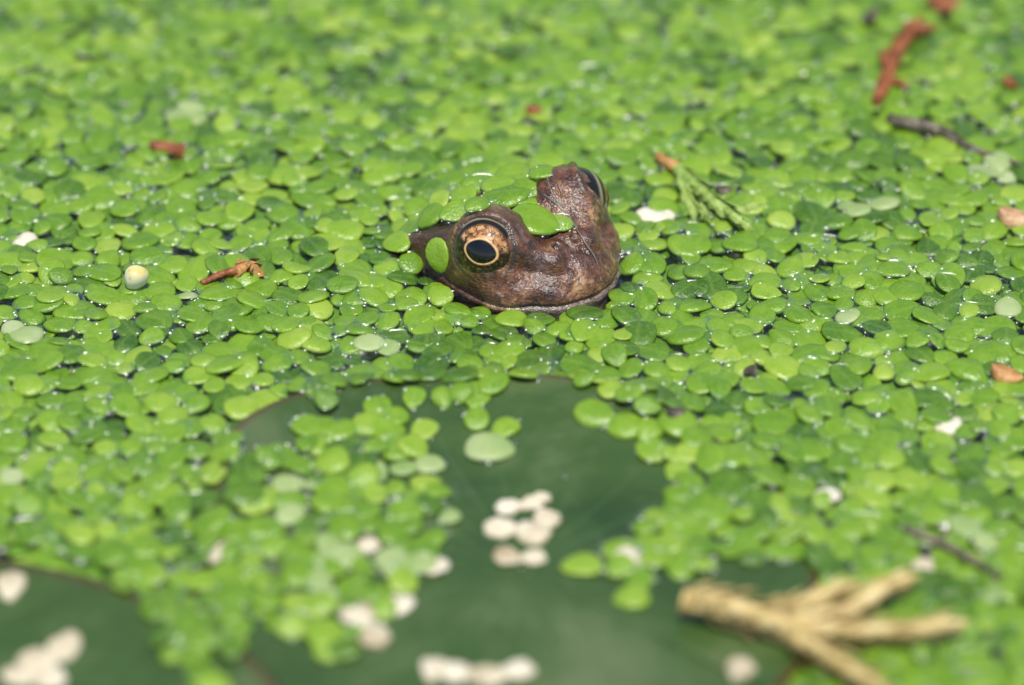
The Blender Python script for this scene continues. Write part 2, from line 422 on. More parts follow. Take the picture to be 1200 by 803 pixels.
# hand-placed plants that the picture singles out: (px, py, [(angle deg, width px)], tone, key)
PXMM = lambda py: (P(601, py).x-P(600, py).x)/MM
HAND = [
    (485, 467, [(80, 36)], 'bright green', 'rim'), (519, 465, [(100, 36)], 'bright green', 'rim'),
    (557, 478, [(85, 46), (275, 40)], 'bright green', 'rim'), (592, 502, [(40, 40)], 'bright green', 'rim'),
    (574, 526, [(175, 62)], 'pale', 'padpale'), (497, 504, [(60, 42)], 'yellow-green', 'pad'),
    (378, 508, [(20, 46), (150, 46), (265, 44), (80, 34)], 'bright green', 'pad'),
    (445, 490, [(100, 42), (10, 40), (220, 44), (300, 46)], 'bright green', 'pad'),
    (487, 547, [(20, 40), (200, 36)], 'pale', 'padpale'), (440, 552, [(120, 40)], 'pale', 'padpale'),
    (715, 492, [(150, 50), (330, 50)], 'bright green', 'rim'), (752, 515, [(60, 40), (300, 50)], 'bright green', 'pad'),
    (682, 663, [(0, 52)], 'yellow-green', 'pad'), (740, 700, [(10, 46)], 'yellow-green', 'pad'),
    (742, 640, [(200, 44), (20, 40)], 'bright green', 'pad'), (742, 662, [(100, 40)], 'pale', 'padpale'),
    (790, 655, [(45, 50), (180, 46)], 'bright green', 'pad'),
]
CREAMS = [   # (px, py, [(angle, px length)], key)
    (610, 593, [(185, 30), (10, 26)], 'cluster'), (634, 584, [(30, 24)], 'cluster'), (640, 609, [(60, 32)], 'cluster'),
    (606, 622, [(165, 40), (-15, 38)], 'cluster'), (610, 654, [(175, 32), (0, 30)], 'cluster'),
    (12, 686, [(100, 42)], 'small'), (62, 772, [(60, 46), (190, 40)], 'small'), (40, 795, [(170, 38), (0, 36)], 'small'),
    (430, 735, [(120, 44), (-60, 38)], 'heap'), (466, 710, [(20, 38)], 'heap'), (505, 664, [(10, 38)], 'heap'),
    (508, 784, [(90, 38)], 'line'), (548, 792, [(170, 34), (0, 32)], 'line'), (592, 790, [(20, 34), (200, 36)], 'line'),
    (867, 783, [(60, 38)], 'twig'), (733, 655, [(80, 30)], 'edge'), (260, 648, [(50, 30)], 'left'), (1083, 664, [(60, 32)], 'right'),
    (968, 582, [(10, 30)], 'right2'), (28, 284, [(5, 32)], 'far'), (767, 256, [(-8, 40)], 'beside'), (1112, 500, [(5, 34)], 'right3'),
    (430, 640, [(20, 30)], 'left2'),
]
def surf_point(px, py):
    z = 0.3*MM
    for _ in range(6):
        p = P(px, py, z); i = int((p.x/MM-RX0)/RES); j = int((p.y/MM-RY0)/RES)
        if not (0 <= i < NX and 0 <= j < NY): return None
        z = Hm[i, j]*MM
    return p
for px, py, fr, tone, key in HAND:
    p = surf_point(px, py); s = PXMM(py)
    f2 = [(math.radians(a), l*s, l*s*(0.5 if len(fr) == 1 else 0.1)) for a, l in fr]
    pl = lay((p.x/MM, p.y/MM), f2, tone, force=True, wiggle=0.03)
    if pl: pl['key'] = key
for px, py, fr, key in CREAMS:
    p = surf_point(px, py); s = PXMM(py)
    if p is None: continue
    f2 = [(math.radians(a), l*s*1.18, l*s*1.18*(0.5 if len(fr) == 1 else 0.1)) for a, l in fr]
    pl = lay((p.x/MM, p.y/MM), f2, 'cream', force=True, wiggle=0.03)
    if pl: pl['key'] = key
# the carpet: darts, loosely at first, then into the gaps and over the edges
for tries, thr, ks, s0, s1 in ((4500, 0.12, (1, 2, 2, 3, 3, 4), 4.1, 5.9), (4500, 0.28, (1, 2, 2, 3), 3.9, 5.6),
                               (6000, 0.48, (1, 1, 2), 3.4, 5.2), (7000, 0.66, (1,), 2.8, 4.6)):
    for _ in range(tries):
        y = random.uniform(RY0+4, RY1-4); hwid = 62+0.16*(y+84)
        x = random.uniform(-min(hwid+12, 88), min(hwid+12, 88)); k = random.choice(ks); sz = random.uniform(s0, s1)
        lay((x, y), arrange(k, random.uniform(0, 6.283), sz), 'pale' if 350 < pix((x*MM, y*MM, 0))[0] < 530 and 530 < pix((x*MM, y*MM, 0))[1] < 700 and random.random() < 0.14 else rtone(), thr=thr, wiggle=0.09)
# close up against the frog's skin
rimpts = np.argwhere((fh > -0.3) & (box_blur((fh > -0.3).astype(float), 8) < 0.75))
for _ in range(2500):
    i, j = rimpts[random.randrange(len(rimpts))]; a = random.uniform(0, 6.283); r = random.uniform(1.0, 4.0)
    lay((gx[i]+r*math.cos(a), gy[j]+r*math.sin(a)), arrange(1, random.uniform(0, 6.283), random.uniform(3.6, 5.2)), rtone(), thr=0.45, wiggle=0.07, blk=0.16)
print('plants', len(plants), 'fronds', sum(len(p['fronds']) for p in plants))

# ------------------------------------------------------------------ WATER: one sheet, with the little slopes that climb every leaf edge
cov = (COVER | (fh > -0.3) | (PADM > 0)).astype(float)
men = box_blur(box_blur(cov, 1), 1)
wx, wy = GX, GY
rip = 0.16*(vnoise(wx+500, wy+500, 1.6, 1)-0.5) + 0.10*(vnoise(wx+500, wy+500, 0.8, 2)-0.5)
Hs = box_blur(box_blur(np.clip(np.where(fh > -0.3, 0.7, Hm), 0, 1.7), 1), 2)
wz = -0.16 + 1.05*Hs + 0.42*(vnoise(wx+500, wy+500, 5.5, 7)-0.5) + rip
st = 1
edge = np.minimum(np.minimum(wx-RX0, RX1-wx), np.minimum(wy-RY0, RY1-wy)); wz = np.where(edge < 3, -0.1, wz)
pm = box_blur((PADM > 0).astype(float), 3) > 0.6
wz = np.where(pm, -0.75, wz)
n0, n1_ = wx.shape
V = np.stack([wx, wy, wz], -1).reshape(-1, 3)*MM
idx = np.arange(n0*n1_).reshape(n0, n1_)
F = np.stack([idx[:-1, :-1], idx[1:, :-1], idx[1:, 1:], idx[:-1, 1:]], -1).reshape(-1, 4)
nv = len(V); BIG = 4.0
ax0, ax1, ay0, ay1 = V[:, 0].min(), V[:, 0].max(), V[:, 1].min(), V[:, 1].max()
ring = [(ax0, ay0), (ax1, ay0), (ax1, ay1), (ax0, ay1)]; far = [(-BIG, -BIG), (BIG, -BIG), (BIG, BIG), (-BIG, BIG)]
V = np.vstack([V, [(x, y, -0.0001) for x, y in ring], [(x, y, -0.0001) for x, y in far]])
F = F.tolist() + [(nv+i, nv+4+i, nv+4+(i+1) % 4, nv+(i+1) % 4) for i in range(4)]
def film(name, tint):
    m, nt, bs, out = mat(name); nt.nodes.remove(bs); v = objvec(nt)
    tr = N(nt, 'ShaderNodeBsdfTransparent'); L(nt, ramp(nt, noise_(nt, v, 120, 3), [(0.3, tint), (0.7, tuple(min(1, c*1.15) for c in tint))]), tr.inputs[0])
    gl = N(nt, 'ShaderNodeBsdfGlossy', inp={'Roughness': 0.24}); fr_ = N(nt, 'ShaderNodeFresnel', inp={'IOR': 1.54})
    bn = bump(nt, noise_(nt, v, 900, 2, 0.5), 0.12, 0.0003); L(nt, bn, gl.inputs['Normal']); L(nt, bn, fr_.inputs['Normal'])
    ge = N(nt, 'ShaderNodeNewGeometry'); ff_ = math_(nt, 'MULTIPLY', fr_.outputs[0], math_(nt, 'SUBTRACT', 1.0, ge.outputs['Backfacing']))   # a thin film: no total reflection from inside
    mx = N(nt, 'ShaderNodeMixShader'); L(nt, ff_, mx.inputs[0]); L(nt, tr.outputs[0], mx.inputs[1]); L(nt, gl.outputs[0], mx.inputs[2])
    L(nt, mx.outputs[0], out.inputs[0]); return m
m = film('pond_water', (0.80, 0.86, 0.74))
mb, nt, bs, out = mat('pond_mud'); v = objvec(nt); bs.inputs['Roughness'].default_value = 0.9
L(nt, ramp(nt, noise_(nt, v, 60, 5), [(0.3, (0.012, 0.018, 0.006)), (0.7, (0.035, 0.042, 0.016))]), bs.inputs['Base Color'])
nb = 60; VB = [(-4+8*i/nb, -4+8*j/nb, -0.07-0.03*noise.noise(Vector((i*0.6, j*0.6, 0)))) for i in range(nb+1) for j in range(nb+1)]
FB = [(i*(nb+1)+j, (i+1)*(nb+1)+j, (i+1)*(nb+1)+j+1, i*(nb+1)+j+1) for i in range(nb) for j in range(nb)]
tag(link('pond_bed', mesh('pond_bed', VB, FB, mb)), 'dark muddy pond bed under the water', None, None, 'structure')
wm = mesh('water', V, F, m)
tag(link('water', wm), 'dark still pond water between the floating plants', None, None, 'structure')

# ------------------------------------------------------------------ LILY PADS
def pad_material():
    m, nt, bs, out = mat('lily_pad'); v = objvec(nt)
    at = N(nt, 'ShaderNodeAttribute', attribute_name='pd'); sp = N(nt, 'ShaderNodeSeparateXYZ'); L(nt, at.outputs['Vector'], sp.inputs[0])
    n1 = noise_(nt, v, 32, 5, 0.6, 0.6); n2 = noise_(nt, v, 260, 4, 0.6)
    c = ramp(nt, n1, [(0.34, (0.022, 0.052, 0.010)), (0.5, (0.044, 0.088, 0.020)), (0.64, (0.100, 0.140, 0.056))])  # lighter grey-green patches paint soft sky sheen into the leaf colour
    vein = math_(nt, 'MULTIPLY', sp.outputs['X'], 0.35)
    c = mixc(nt, vein, c, (0.085, 0.150, 0.055))
    c = mixc(nt, math_(nt, 'MULTIPLY', ramp(nt, n2, [(0.58, 0), (0.75, 1)]), 0.22), c, (0.13, 0.16, 0.09))
    c = mixc(nt, sp.outputs['Y'], c, (0.085, 0.030, 0.014))
    L(nt, c, bs.inputs['Base Color'])
    L(nt, ramp(nt, noise_(nt, v, 70, 3), [(0.35, 0.12), (0.7, 0.4)]), bs.inputs['Roughness'])
    bs.inputs['IOR'].default_value = 1.45; bs.inputs['Coat Weight'].default_value = 0.5; bs.inputs['Coat Roughness'].default_value = 0.22
    L(nt, bump(nt, math_(nt, 'ADD', n2, math_(nt, 'MULTIPLY', sp.outputs['X'], -0.25)), 0.35, 0.0006), bs.inputs['Normal'])
    return m
M_PAD = pad_material()
def build_pad(s, label):
    nr, na = 64, 220
    V, F, A = [], [], []
    half = 0.004                                               # the notch, as an angle at the rim
    for lay_ in (0, 1):
        for i in range(nr+1):
            q = 0.002+0.998*i/nr
            for k in range(na+1):
                th = s['notch']+half+(2*math.pi-2*half)*k/na
                R = float(pad_R(s, np.float64(th)))*q
                x, y = s['c'][0]+R*math.cos(th), s['c'][1]+R*math.sin(th)
                V.append((x, y))
                # veins fan from the centre and fork once
                j = (th*24/(2*math.pi)) % 1; dv = abs(j-0.5)*2*math.pi*R/24
                w0 = 0.30*(1.15-q)
                ve = math.exp(-(dv/max(w0, 0.06))**2)*(0.3+0.7*(1-q))*min(1, max(0, (q-0.06)/0.2))
                A.append((ve, max(0, (q-0.965)/0.035), 0))
    V = np.array(V); z, q = pad_z(s, V[:, 0], V[:, 1]); half_n = len(V)//2
    z[half_n:] -= 0.75; A = np.array(A); z[:half_n] -= 0.10*A[:half_n, 0]
    z[:half_n] -= 0.30*np.clip((q[:half_n]-0.985)/0.015, 0, 1)
    V3 = np.column_stack([V, z])*MM
    def id_(l, i, k): return l*half_n+i*(na+1)+k
    for i in range(nr):
        for k in range(na):
            F.append((id_(0, i, k), id_(0, i+1, k), id_(0, i+1, k+1), id_(0, i, k+1)))
            F.append((id_(1, i, k), id_(1, i, k+1), id_(1, i+1, k+1), id_(1, i+1, k)))
    for k in range(na):
        F.append((id_(0, nr, k), id_(1, nr, k), id_(1, nr, k+1), id_(0, nr, k+1)))
        F.append((id_(0, 0, k), id_(0, 0, k+1), id_(1, 0, k+1), id_(1, 0, k)))
    for i in range(nr):
        F.append((id_(0, i, 0), id_(1, i, 0), id_(1, i+1, 0), id_(0, i+1, 0)))
        F.append((id_(0, i, na), id_(0, i+1, na), id_(1, i+1, na), id_(1, i, na)))
    org = Vector((s['c'][0]*MM, s['c'][1]*MM, 0))
    me = mesh('lily_pad_blade', V3-np.array(org), F, M_PAD)
    b = me.attributes.new('pd', 'FLOAT_VECTOR', 'POINT'); b.data.foreach_set('vector', A.astype(np.float32).ravel())
    e = link('lily_pad', None); e.location = org; e.empty_display_size = 0.01
    tag(e, label, 'lily pad', 'lily pads under the duckweed')
    link('blade', me, e)
    pts = smooth_path([Vector((0, 0, -0.0006)), Vector((0.002, 0.004, -0.02)), Vector((0.012, 0.01, -0.06))], 10)
    Vs, Fs = tube_geo(pts, 0.0026, 8); link('stalk', mesh('stalk', Vs, Fs, M_PAD), e)
build_pad(PAD1, 'broad dark green lily pad with raised far rim in front of the frog')
build_pad(PAD2, 'dark green lily pad with bare surface, cream fronds on it, beside the broader pad')

# ------------------------------------------------------------------ FROG
def build_frog():
    nu, nv_ = 380, 270
    cen = np.array((-1.0, 0, 1.0))
    th = np.linspace(0, 2*np.pi, nu, endpoint=False); ph = np.linspace(-np.pi/2+0.01, np.pi/2-0.01, nv_)
    TH_, PH = np.meshgrid(th, ph, indexing='ij')
    D = np.stack([np.cos(TH_)*np.cos(PH), np.sin(TH_)*np.cos(PH), np.sin(PH)], -1).reshape(-1, 3)
    t = np.full(len(D), 75.0)
    for _ in range(70):
        t -= np.maximum(frog_sdf(cen+D*t[:, None]), 0)*0.85
        t = np.maximum(t, 0.5)
    Vv = cen+D*t[:, None]
    idx = np.arange(nu*nv_).reshape(nu, nv_); nx_ = np.roll(idx, -1, axis=0)
    F = np.stack([idx[:, :-1], nx_[:, :-1], nx_[:, 1:], idx[:, 1:]], -1).reshape(-1, 4).tolist()
    F.append(tuple(idx[::-1, 0].tolist())); F.append(tuple(idx[:, -1].tolist()))
    # skin
    m, nt, bs, out = mat('frog_skin'); v = objvec(nt)
    at = N(nt, 'ShaderNodeAttribute', attribute_name='sk'); sp = N(nt, 'ShaderNodeSeparateColor'); L(nt, at.outputs['Color'], sp.inputs[0])
    n1 = noise_(nt, v, 300, 6, 0.68, 0.3); n2 = noise_(nt, v, 1150, 4, 0.62); n3 = noise_(nt, v, 3000, 3, 0.6)
    c = ramp(nt, n1, [(0.35, (0.024, 0.007, 0.003)), (0.46, (0.100, 0.031, 0.011)), (0.56, (0.205, 0.085, 0.033)), (0.67, (0.46, 0.275, 0.14))])
    c = mixc(nt, math_(nt, 'MULTIPLY', ramp(nt, n2, [(0.50, 0), (0.60, 1)]), 0.75), c, (0.038, 0.014, 0.009))
    c = mixc(nt, math_(nt, 'MULTIPLY', ramp(nt, noise_(nt, v, 480, 3), [(0.56, 0), (0.68, 1)]), 0.35), c, (0.33, 0.21, 0.185))
    pn = math_(nt, 'ADD', sp.outputs[0], math_(nt, 'MULTIPLY', math_(nt, 'SUBTRACT', n2, 0.5), 0.7))
    c = mixc(nt, math_(nt, 'MULTIPLY', ramp(nt, pn, [(0.28, 0), (0.50, 1)]), 0.85), c, (0.046, 0.012, 0.007))
    # pale jaw with dark worm-like marks
    vm = ramp(nt, noise_(nt, v, 700, 2, 0.5, 1.2), [(0.44, 0), (0.50, 1), (0.56, 0)])
    jaw = mixc(nt, vm, (0.25, 0.22, 0.18), (0.04, 0.035, 0.030))
    c = mixc(nt, sp.outputs[1], c, jaw)
    c = mixc(nt, sp.outputs[2], c, (0.018, 0.013, 0.012))
    L(nt, c, bs.inputs['Base Color'])
    L(nt, ramp(nt, n2, [(0.3, 0.30), (0.7, 0.5)]), bs.inputs['Roughness'])
    bs.inputs['Coat Weight'].default_value = 1.0; bs.inputs['Coat Roughness'].default_value = 0.2; bs.inputs['Coat IOR'].default_value = 1.52; bs.inputs['Specular IOR Level'].default_value = 0.35
    h = math_(nt, 'ADD', math_(nt, 'MULTIPLY', n2, 0.8), math_(nt, 'MULTIPLY', n3, 0.8))
    L(nt, bump(nt, h, 1.0, 0.00045), bs.inputs['Normal']); L(nt, bump(nt, h, 0.8, 0.00020), bs.inputs['Coat Normal'])
    bs.inputs['Subsurface Weight'].default_value = 0.08; bs.inputs['Subsurface Radius'].default_value = (0.0012, 0.0005, 0.0003); bs.inputs['Subsurface Scale'].default_value = 1.0
    q = Vv.copy(); q[:, 1] = np.abs(q[:, 1])
    sk = np.zeros((len(q), 4)); sk[:, 3] = 1
    d1 = np.linalg.norm((q-np.array((-6.2, 9.6, 2.6)))/np.array((6.0, 5, 4.8)), axis=1)
    d2 = np.linalg.norm((q-np.array((1.5, 10.2, 1.8)))/np.array((5.0, 3.5, 1.4)), axis=1)
    sk[:, 0] = np.clip(1.25-np.minimum(d1, d2), 0, 1)
    sk[:, 1] = np.clip((1.1-q[:, 2])/0.4, 0, 1)*np.clip((q[:, 0]-5)/4, 0, 1)*0.55
    x0 = (1.25**2+BR**2-ER**2)/(2*1.25); rr = math.sqrt(BR**2-x0**2)
    vv_ = q-(BC+EDIR*x0); hh = vv_@EDIR; rad = np.linalg.norm(vv_-hh[:, None]*EDIR, axis=1)
    rim = np.exp(-((rad-rr+0.05)/0.30)**2)*(np.abs(hh) < 1.2)
    ns = np.linalg.norm(q-NOS, axis=1)
    sk[:, 2] = np.clip(rim*0.9+1.3*np.exp(-(ns/0.72)**2), 0, 1)
    me = mesh('frog_body', Vv*MM, F, m)
    a = me.attributes.new('sk', 'FLOAT_COLOR', 'POINT'); a.data.foreach_set('color', sk.astype(np.float32).ravel())
    e = link('frog', None); e.matrix_world = FM; e.empty_display_size = 0.01
    tag(e, 'brown mottled frog with golden eye lifting its wet head out of the duckweed', 'frog')
    link('body', me, e)
    # eyes
    mi, nt, bs, out = mat('frog_iris'); v = objvec(nt)
    sp = N(nt, 'ShaderNodeSeparateXYZ'); L(nt, v, sp.inputs[0])
    n1 = noise_(nt, v, 700, 5, 0.65, 0.8); n2 = noise_(nt, v, 2600, 3, 0.7)
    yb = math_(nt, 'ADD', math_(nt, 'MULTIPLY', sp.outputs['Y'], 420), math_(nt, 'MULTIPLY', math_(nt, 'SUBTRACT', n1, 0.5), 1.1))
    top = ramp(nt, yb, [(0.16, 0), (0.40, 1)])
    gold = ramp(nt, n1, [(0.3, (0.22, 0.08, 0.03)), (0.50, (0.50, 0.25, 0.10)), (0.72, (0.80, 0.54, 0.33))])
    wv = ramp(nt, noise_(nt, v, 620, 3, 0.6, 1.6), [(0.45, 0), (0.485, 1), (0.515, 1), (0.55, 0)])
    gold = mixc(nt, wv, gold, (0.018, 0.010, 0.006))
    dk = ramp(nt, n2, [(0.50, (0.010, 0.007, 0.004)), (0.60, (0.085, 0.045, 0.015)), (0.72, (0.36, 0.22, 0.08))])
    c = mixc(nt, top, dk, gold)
    rd = N(nt, 'ShaderNodeVectorMath', operation='LENGTH'); cb = N(nt, 'ShaderNodeCombineXYZ'); L(nt, sp.outputs['X'], cb.inputs[0]); L(nt, sp.outputs['Y'], cb.inputs[1]); L(nt, cb.outputs[0], rd.inputs[0])
    r_ = math_(nt, 'MULTIPLY', rd.outputs['Value'], 1000/ER)
    c = mixc(nt, ramp(nt, r_, [(0.69, 0), (0.77, 1)]), c, (0.010, 0.009, 0.008))
    c = mixc(nt, math_(nt, 'MULTIPLY', ramp(nt, r_, [(0.845, 0), (0.87, 1), (0.895, 1), (0.92, 0)]), 0.75), c, (0.30, 0.27, 0.15))
    L(nt, c, bs.inputs['Base Color']); bs.inputs['Roughness'].default_value = 0.4; bs.inputs['Metallic'].default_value = 0.0
    bs.inputs['Coat Weight'].default_value = 1.0; bs.inputs['Coat Roughness'].default_value = 0.05; bs.inputs['Coat IOR'].default_value = 1.34; bs.inputs['Specular IOR Level'].default_value = 0.2
    mp, nt, bs, out = mat('frog_pupil'); v = objvec(nt)
    L(nt, ramp(nt, noise_(nt, v, 400, 2), [(0.3, (0.002, 0.0025, 0.004)), (0.8, (0.004, 0.005, 0.009))]), bs.inputs['Base Color'])
    bs.inputs['Roughness'].default_value = 0.03; bs.inputs['Coat Weight'].default_value = 0.5
    mr, nt, bs, out = mat('iris_ring'); v = objvec(nt)
    L(nt, ramp(nt, noise_(nt, v, 1500, 3), [(0.3, (0.50, 0.27, 0.09)), (0.7, (0.78, 0.52, 0.25))]), bs.inputs['Base Color'])
    bs.inputs['Roughness'].default_value = 0.35; bs.inputs['Coat Weight'].default_value = 1.0; bs.inputs['Coat Roughness'].default_value = 0.02
    for side in (1, -1):
        c_ = Vector((EC[0], EC[1]*side, EC[2])); z = Vector((EDIR[0], EDIR[1], EDIR[2])) if side == 1 else Vector((0.25, -0.93, -0.22)).normalized()
        x = Vector((1, 0, 0.05)); x = (x-z*x.dot(z)).normalized()
        if side == 1: x = -x if x.x < 0 else x
        y = z.cross(x)
        if y.z < 0: x = -x; y = -y
        M = Matrix(((x.x, y.x, z.x, c_.x*MM), (x.y, y.y, z.y, c_.y*MM), (x.z, y.z, z.z, c_.z*MM), (0, 0, 0, 1)))
        bm = bmesh.new(); bmesh.ops.create_uvsphere(bm, u_segments=64, v_segments=48, radius=ER*MM*(1.0 if side == 1 else 0.96))
        em = bpy.data.meshes.new('eye'); bm.to_mesh(em); bm.free(); em.materials.append(mi)
        em.polygons.foreach_set('use_smooth', [True]*len(em.polygons))
        eo = link('eye', em, e, M)
        def shape(k, n, sc):
            t = 2*math.pi*k/n; X = math.cos(t); Y = math.sin(t)
            return sc[0]*X*(1+0.05*abs(X)), sc[1]*Y*(1-0.13*X*X)*(0.95 if Y < 0 else 1.0)-0.04*X
        def cap(name, outer, inner, rr, mt):
            V, F = [], []; n = 56; rings = 5
            for j in range(rings+1):
                f = j/rings
                for k in range(n):
                    xo, yo = shape(k, n, outer); xi, yi = shape(k, n, inner) if inner else (0, 0)
                    X = xi+(xo-xi)*f; Y = yi+(yo-yi)*f; rj = rr-(0.05 if j == rings or (inner and j == 0) else 0)
                    V.append((X*MM, Y*MM, math.sqrt(rj*rj-X*X-Y*Y)*MM))
            for j in range(rings):
                for k in range(n): F.append((j*n+k, (j+1)*n+k, (j+1)*n+(k+1) % n, j*n+(k+1) % n))
            link(name, mesh(name, V, F, mt), eo)
        cap('pupil', (1.90, 1.55), None, ER+0.045, mp)
        cap('iris_ring', (2.17, 1.81), (1.86, 1.51), ER+0.03, mr)
    return e
build_frog()

# plants lying on the frog: (px, py, direction in picture deg, length px, normal mix, tone)
ONFROG = [
    (517, 299, 95, 44, 0.95, 'bright green', 'cheek'),
    (627, 262, 172, 62, 0.25, 'bright green', 'crown'), (655, 265, 175, 34, 0.25, 'yellow-green', 'crown'), (597, 234, 180, 54, 0.25, 'mid green', 'crown'),
    (600, 213, 10, 52, 0.2, 'bright green', 'crown'), (635, 205, 5, 34, 0.2, 'bright green', 'crown'), (640, 196, 5, 52, 0.15, 'yellow-green', 'crown'),
    (545, 235, 110, 44, 0.35, 'bright green', 'crown'), (560, 220, 20, 44, 0.3, 'mid green', 'crown'), (518, 240, 100, 36, 0.4, 'yellow-green', 'crown'),
    (578, 232, 80, 34, 0.35, 'mid green', 'crown'), (583, 208, 30, 34, 0.2, 'yellow-green', 'crown'), (560, 203, 10, 46, 0.2, 'mid green', 'crown'),
    (525, 215, 40, 44, 0.3, 'mid green', 'crown'), (500, 225, 70, 44, 0.4, 'dark green', 'crown'), (490, 245, 60, 42, 0.5, 'bright green', 'crown'),
    (598, 195, 5, 46, 0.2, 'bright green', 'crown'), (533, 252, 30, 40, 0.5, 'bright green', 'crown'), (558, 245, 60, 36, 0.4, 'mid green', 'crown'), (585, 222, 10, 44, 0.3, 'bright green', 'crown'),
    (615, 236, 5, 46, 0.25, 'bright green', 'crown'), (618, 225, 170, 40, 0.25, 'mid green', 'crown'), (540, 215, 20, 44, 0.3, 'bright green', 'crown'), (512, 232, 60, 44, 0.4, 'bright green', 'crown'), (508, 258, 40, 40, 0.5, 'bright green', 'crown'),
]
for n_, (px, py, a, l, mixn, tone, key) in enumerate(ONFROG):
    p, nn = frog_hit(px, py)
    if p is None or p.z < -0.0005:
        p = P(px, py, 0.8*MM); nn = Vector((0, 0, 1))
    view = (CAM-p).normalized()
    nz = (nn*0.75 + view*0.6).normalized() if key == 'cheek' else (nn*mixn+Vector((0, 0, 1))*(1-mixn)*0.9+view*0.15).normalized()
    if key == 'crown': nz = (nz+Vector((random.gauss(0, 0.14), random.gauss(0, 0.14), 0))).normalized()
    lift = 0.75*MM if key == 'cheek' else (0.5+0.10*(n_ % 5))*MM
    d_ = Vector((1, 0, 0))*math.cos(math.radians(a))+UP*math.sin(math.radians(a))
    ax = d_-nz*d_.dot(nz)*1.0; ax.normalize(); ay = nz.cross(ax)
    s = PXMM(330)*l
    o_ = p+nz*lift-ax*(s*0.5*MM)
    M = Matrix(((ax.x*s, ay.x*s, nz.x*s, o_.x), (ax.y*s, ay.y*s, nz.y*s, o_.y), (ax.z*s, ay.z*s, nz.z*s, o_.z), (0, 0, 0, 1)))
    plants.append(dict(node=(o_.x/MM, o_.y/MM), fronds=[(M, n_ % NVAR, 0, s, (p.x/MM, p.y/MM))], tone=tone, k=1, key=key, z=o_.z, fpx=(px, py)))

# ------------------------------------------------------------------ plants: the 300 that show largest are things, the rest one carpet
NUM = {1: 'one', 2: 'two', 3: 'three', 4: 'four'}
for p in plants:
    p['px'] = pix((p['fronds'][0][4][0]*MM, p['fronds'][0][4][1]*MM, 0.0005))
    x, y = p['px']; p['in'] = -25 < x < 1225 and -20 < y < 830
    dz = ((Vector((p['node'][0]*MM, p['node'][1]*MM, 0)))-CAM).length
    p['show'] = sum(f[3]**2 for f in p['fronds'])/dz**2*MM*MM if p['in'] else 0
special = [p for p in plants if 'key' in p]
rest = sorted([p for p in plants if 'key' not in p], key=lambda p: (-1 if p['tone'] == 'pale' and p['in'] and p['px'][1] > 150 else 0, -p['show']))
singles = special + rest[:300-len([p for p in special if p['tone'] != 'cream'])]
ids = set(id(p) for p in singles); others = [p for p in plants if id(p) not in ids]
LAND = [((155, 320), 'the ivory seed'), ((268, 326), 'the reddish bark sliver'), ((1180, 442), 'the orange-brown husk'), ((1190, 258), 'the pale tan husk'),
        ((815, 230), 'the pale green conifer sprig'), ((880, 438), 'the dark brown flake'), ((1110, 645), 'the sunken twig'), ((1050, 80), 'the rust-brown sprig'),
        ((767, 256), 'the cream frond beside the frog'), ((28, 284), 'the lone cream frond'), ((1112, 500), 'the cream frond near the husk'), ((968, 582), 'the cream frond right of the pad'),
        ((880, 735), 'the conifer twig\'s thick stem'), ((1090, 745), 'the conifer twig\'s forked tips'), ((613, 620), 'the cream frond cluster'), ((430, 735), 'the cream frond heap'),
        ((260, 648), 'the cream frond on the rim'), ((577, 526), 'the big faded frond'), ((733, 655), 'the cream frond at the pad edge'), ((792, 486), 'the tiny dark flake')]
LAND = [(P(x, y), n) for (x, y), n in LAND]
def where(p):
    x, y = p['px']; i = int((p['node'][0]-RX0)/RES); j = int((p['node'][1]-RY0)/RES)
    pd = PADM[min(max(i, 0), NX-1), min(max(j, 0), NY-1)]; me_ = Vector((p['node'][0]*MM, p['node'][1]*MM, 0))
    lx = ((me_-FO).dot(ff))/MM; ly = ((me_-FO).dot(fl))/MM
    if p.get('key') == 'rim': return 'on the raised rim of the broad lily pad'
    d, n = min(((me_-q).length, n) for q, n in LAND)
    if d < 0.0085: return 'next to '+n
    if math.hypot(lx-1, ly) < 20 and lx > -12:
        if lx > 8: return 'touching the frog\'s snout'
        return 'under the frog\'s near cheek' if ly > 0 else 'behind the frog\'s far eye'
    if d < 0.0145: return 'a little way off '+n
    zc, q = pad_z(PAD1, *p['node'])
    if pd == 1:
        if q > 0.9: return 'on the very edge of the broad lily pad'
        return 'heaped on the broad lily pad among others' if x < 540 else 'on the broad lily pad, twig side'
    if pd == 2: return 'on the edge of the second lily pad'
    if q < 1.08: return 'afloat just off the broad lily pad rim'
    if x < 320 and y > 520: return 'in the gap between both lily pads'
    if x > 760 and y > 520: return 'in the carpet behind the conifer twig'
    if lx > 0 and abs(ly) < 14: return 'straight ahead of the frog\'s snout'
    if lx < -12 and abs(ly) < 17: return 'behind the frog\'s back'
    if ly > 14 and x < 560: return 'in the carpet off the frog\'s near flank'
    if ly > 0: return 'between the frog and the lily pad'
    if x > 700 and y > 330: return 'between the snout and the two husks'
    if x > 700: return 'in the carpet around the conifer sprig'
    return 'in the carpet off the frog\'s far flank'
def CROWN(p):
    x, y = p['fpx']; z_ = 'large ' if p['fronds'][0][3] > 5.6 else ('small ' if p['fronds'][0][3] < 4.3 else '')
    if x > 590: return z_+('between the frog\'s eyes' if y > 220 else 'behind the frog\'s far eye, on its crown')
    if x > 530: return z_+'on the frog\'s crown behind the near brow'
    return z_+'on the frog\'s nape behind its cheek'
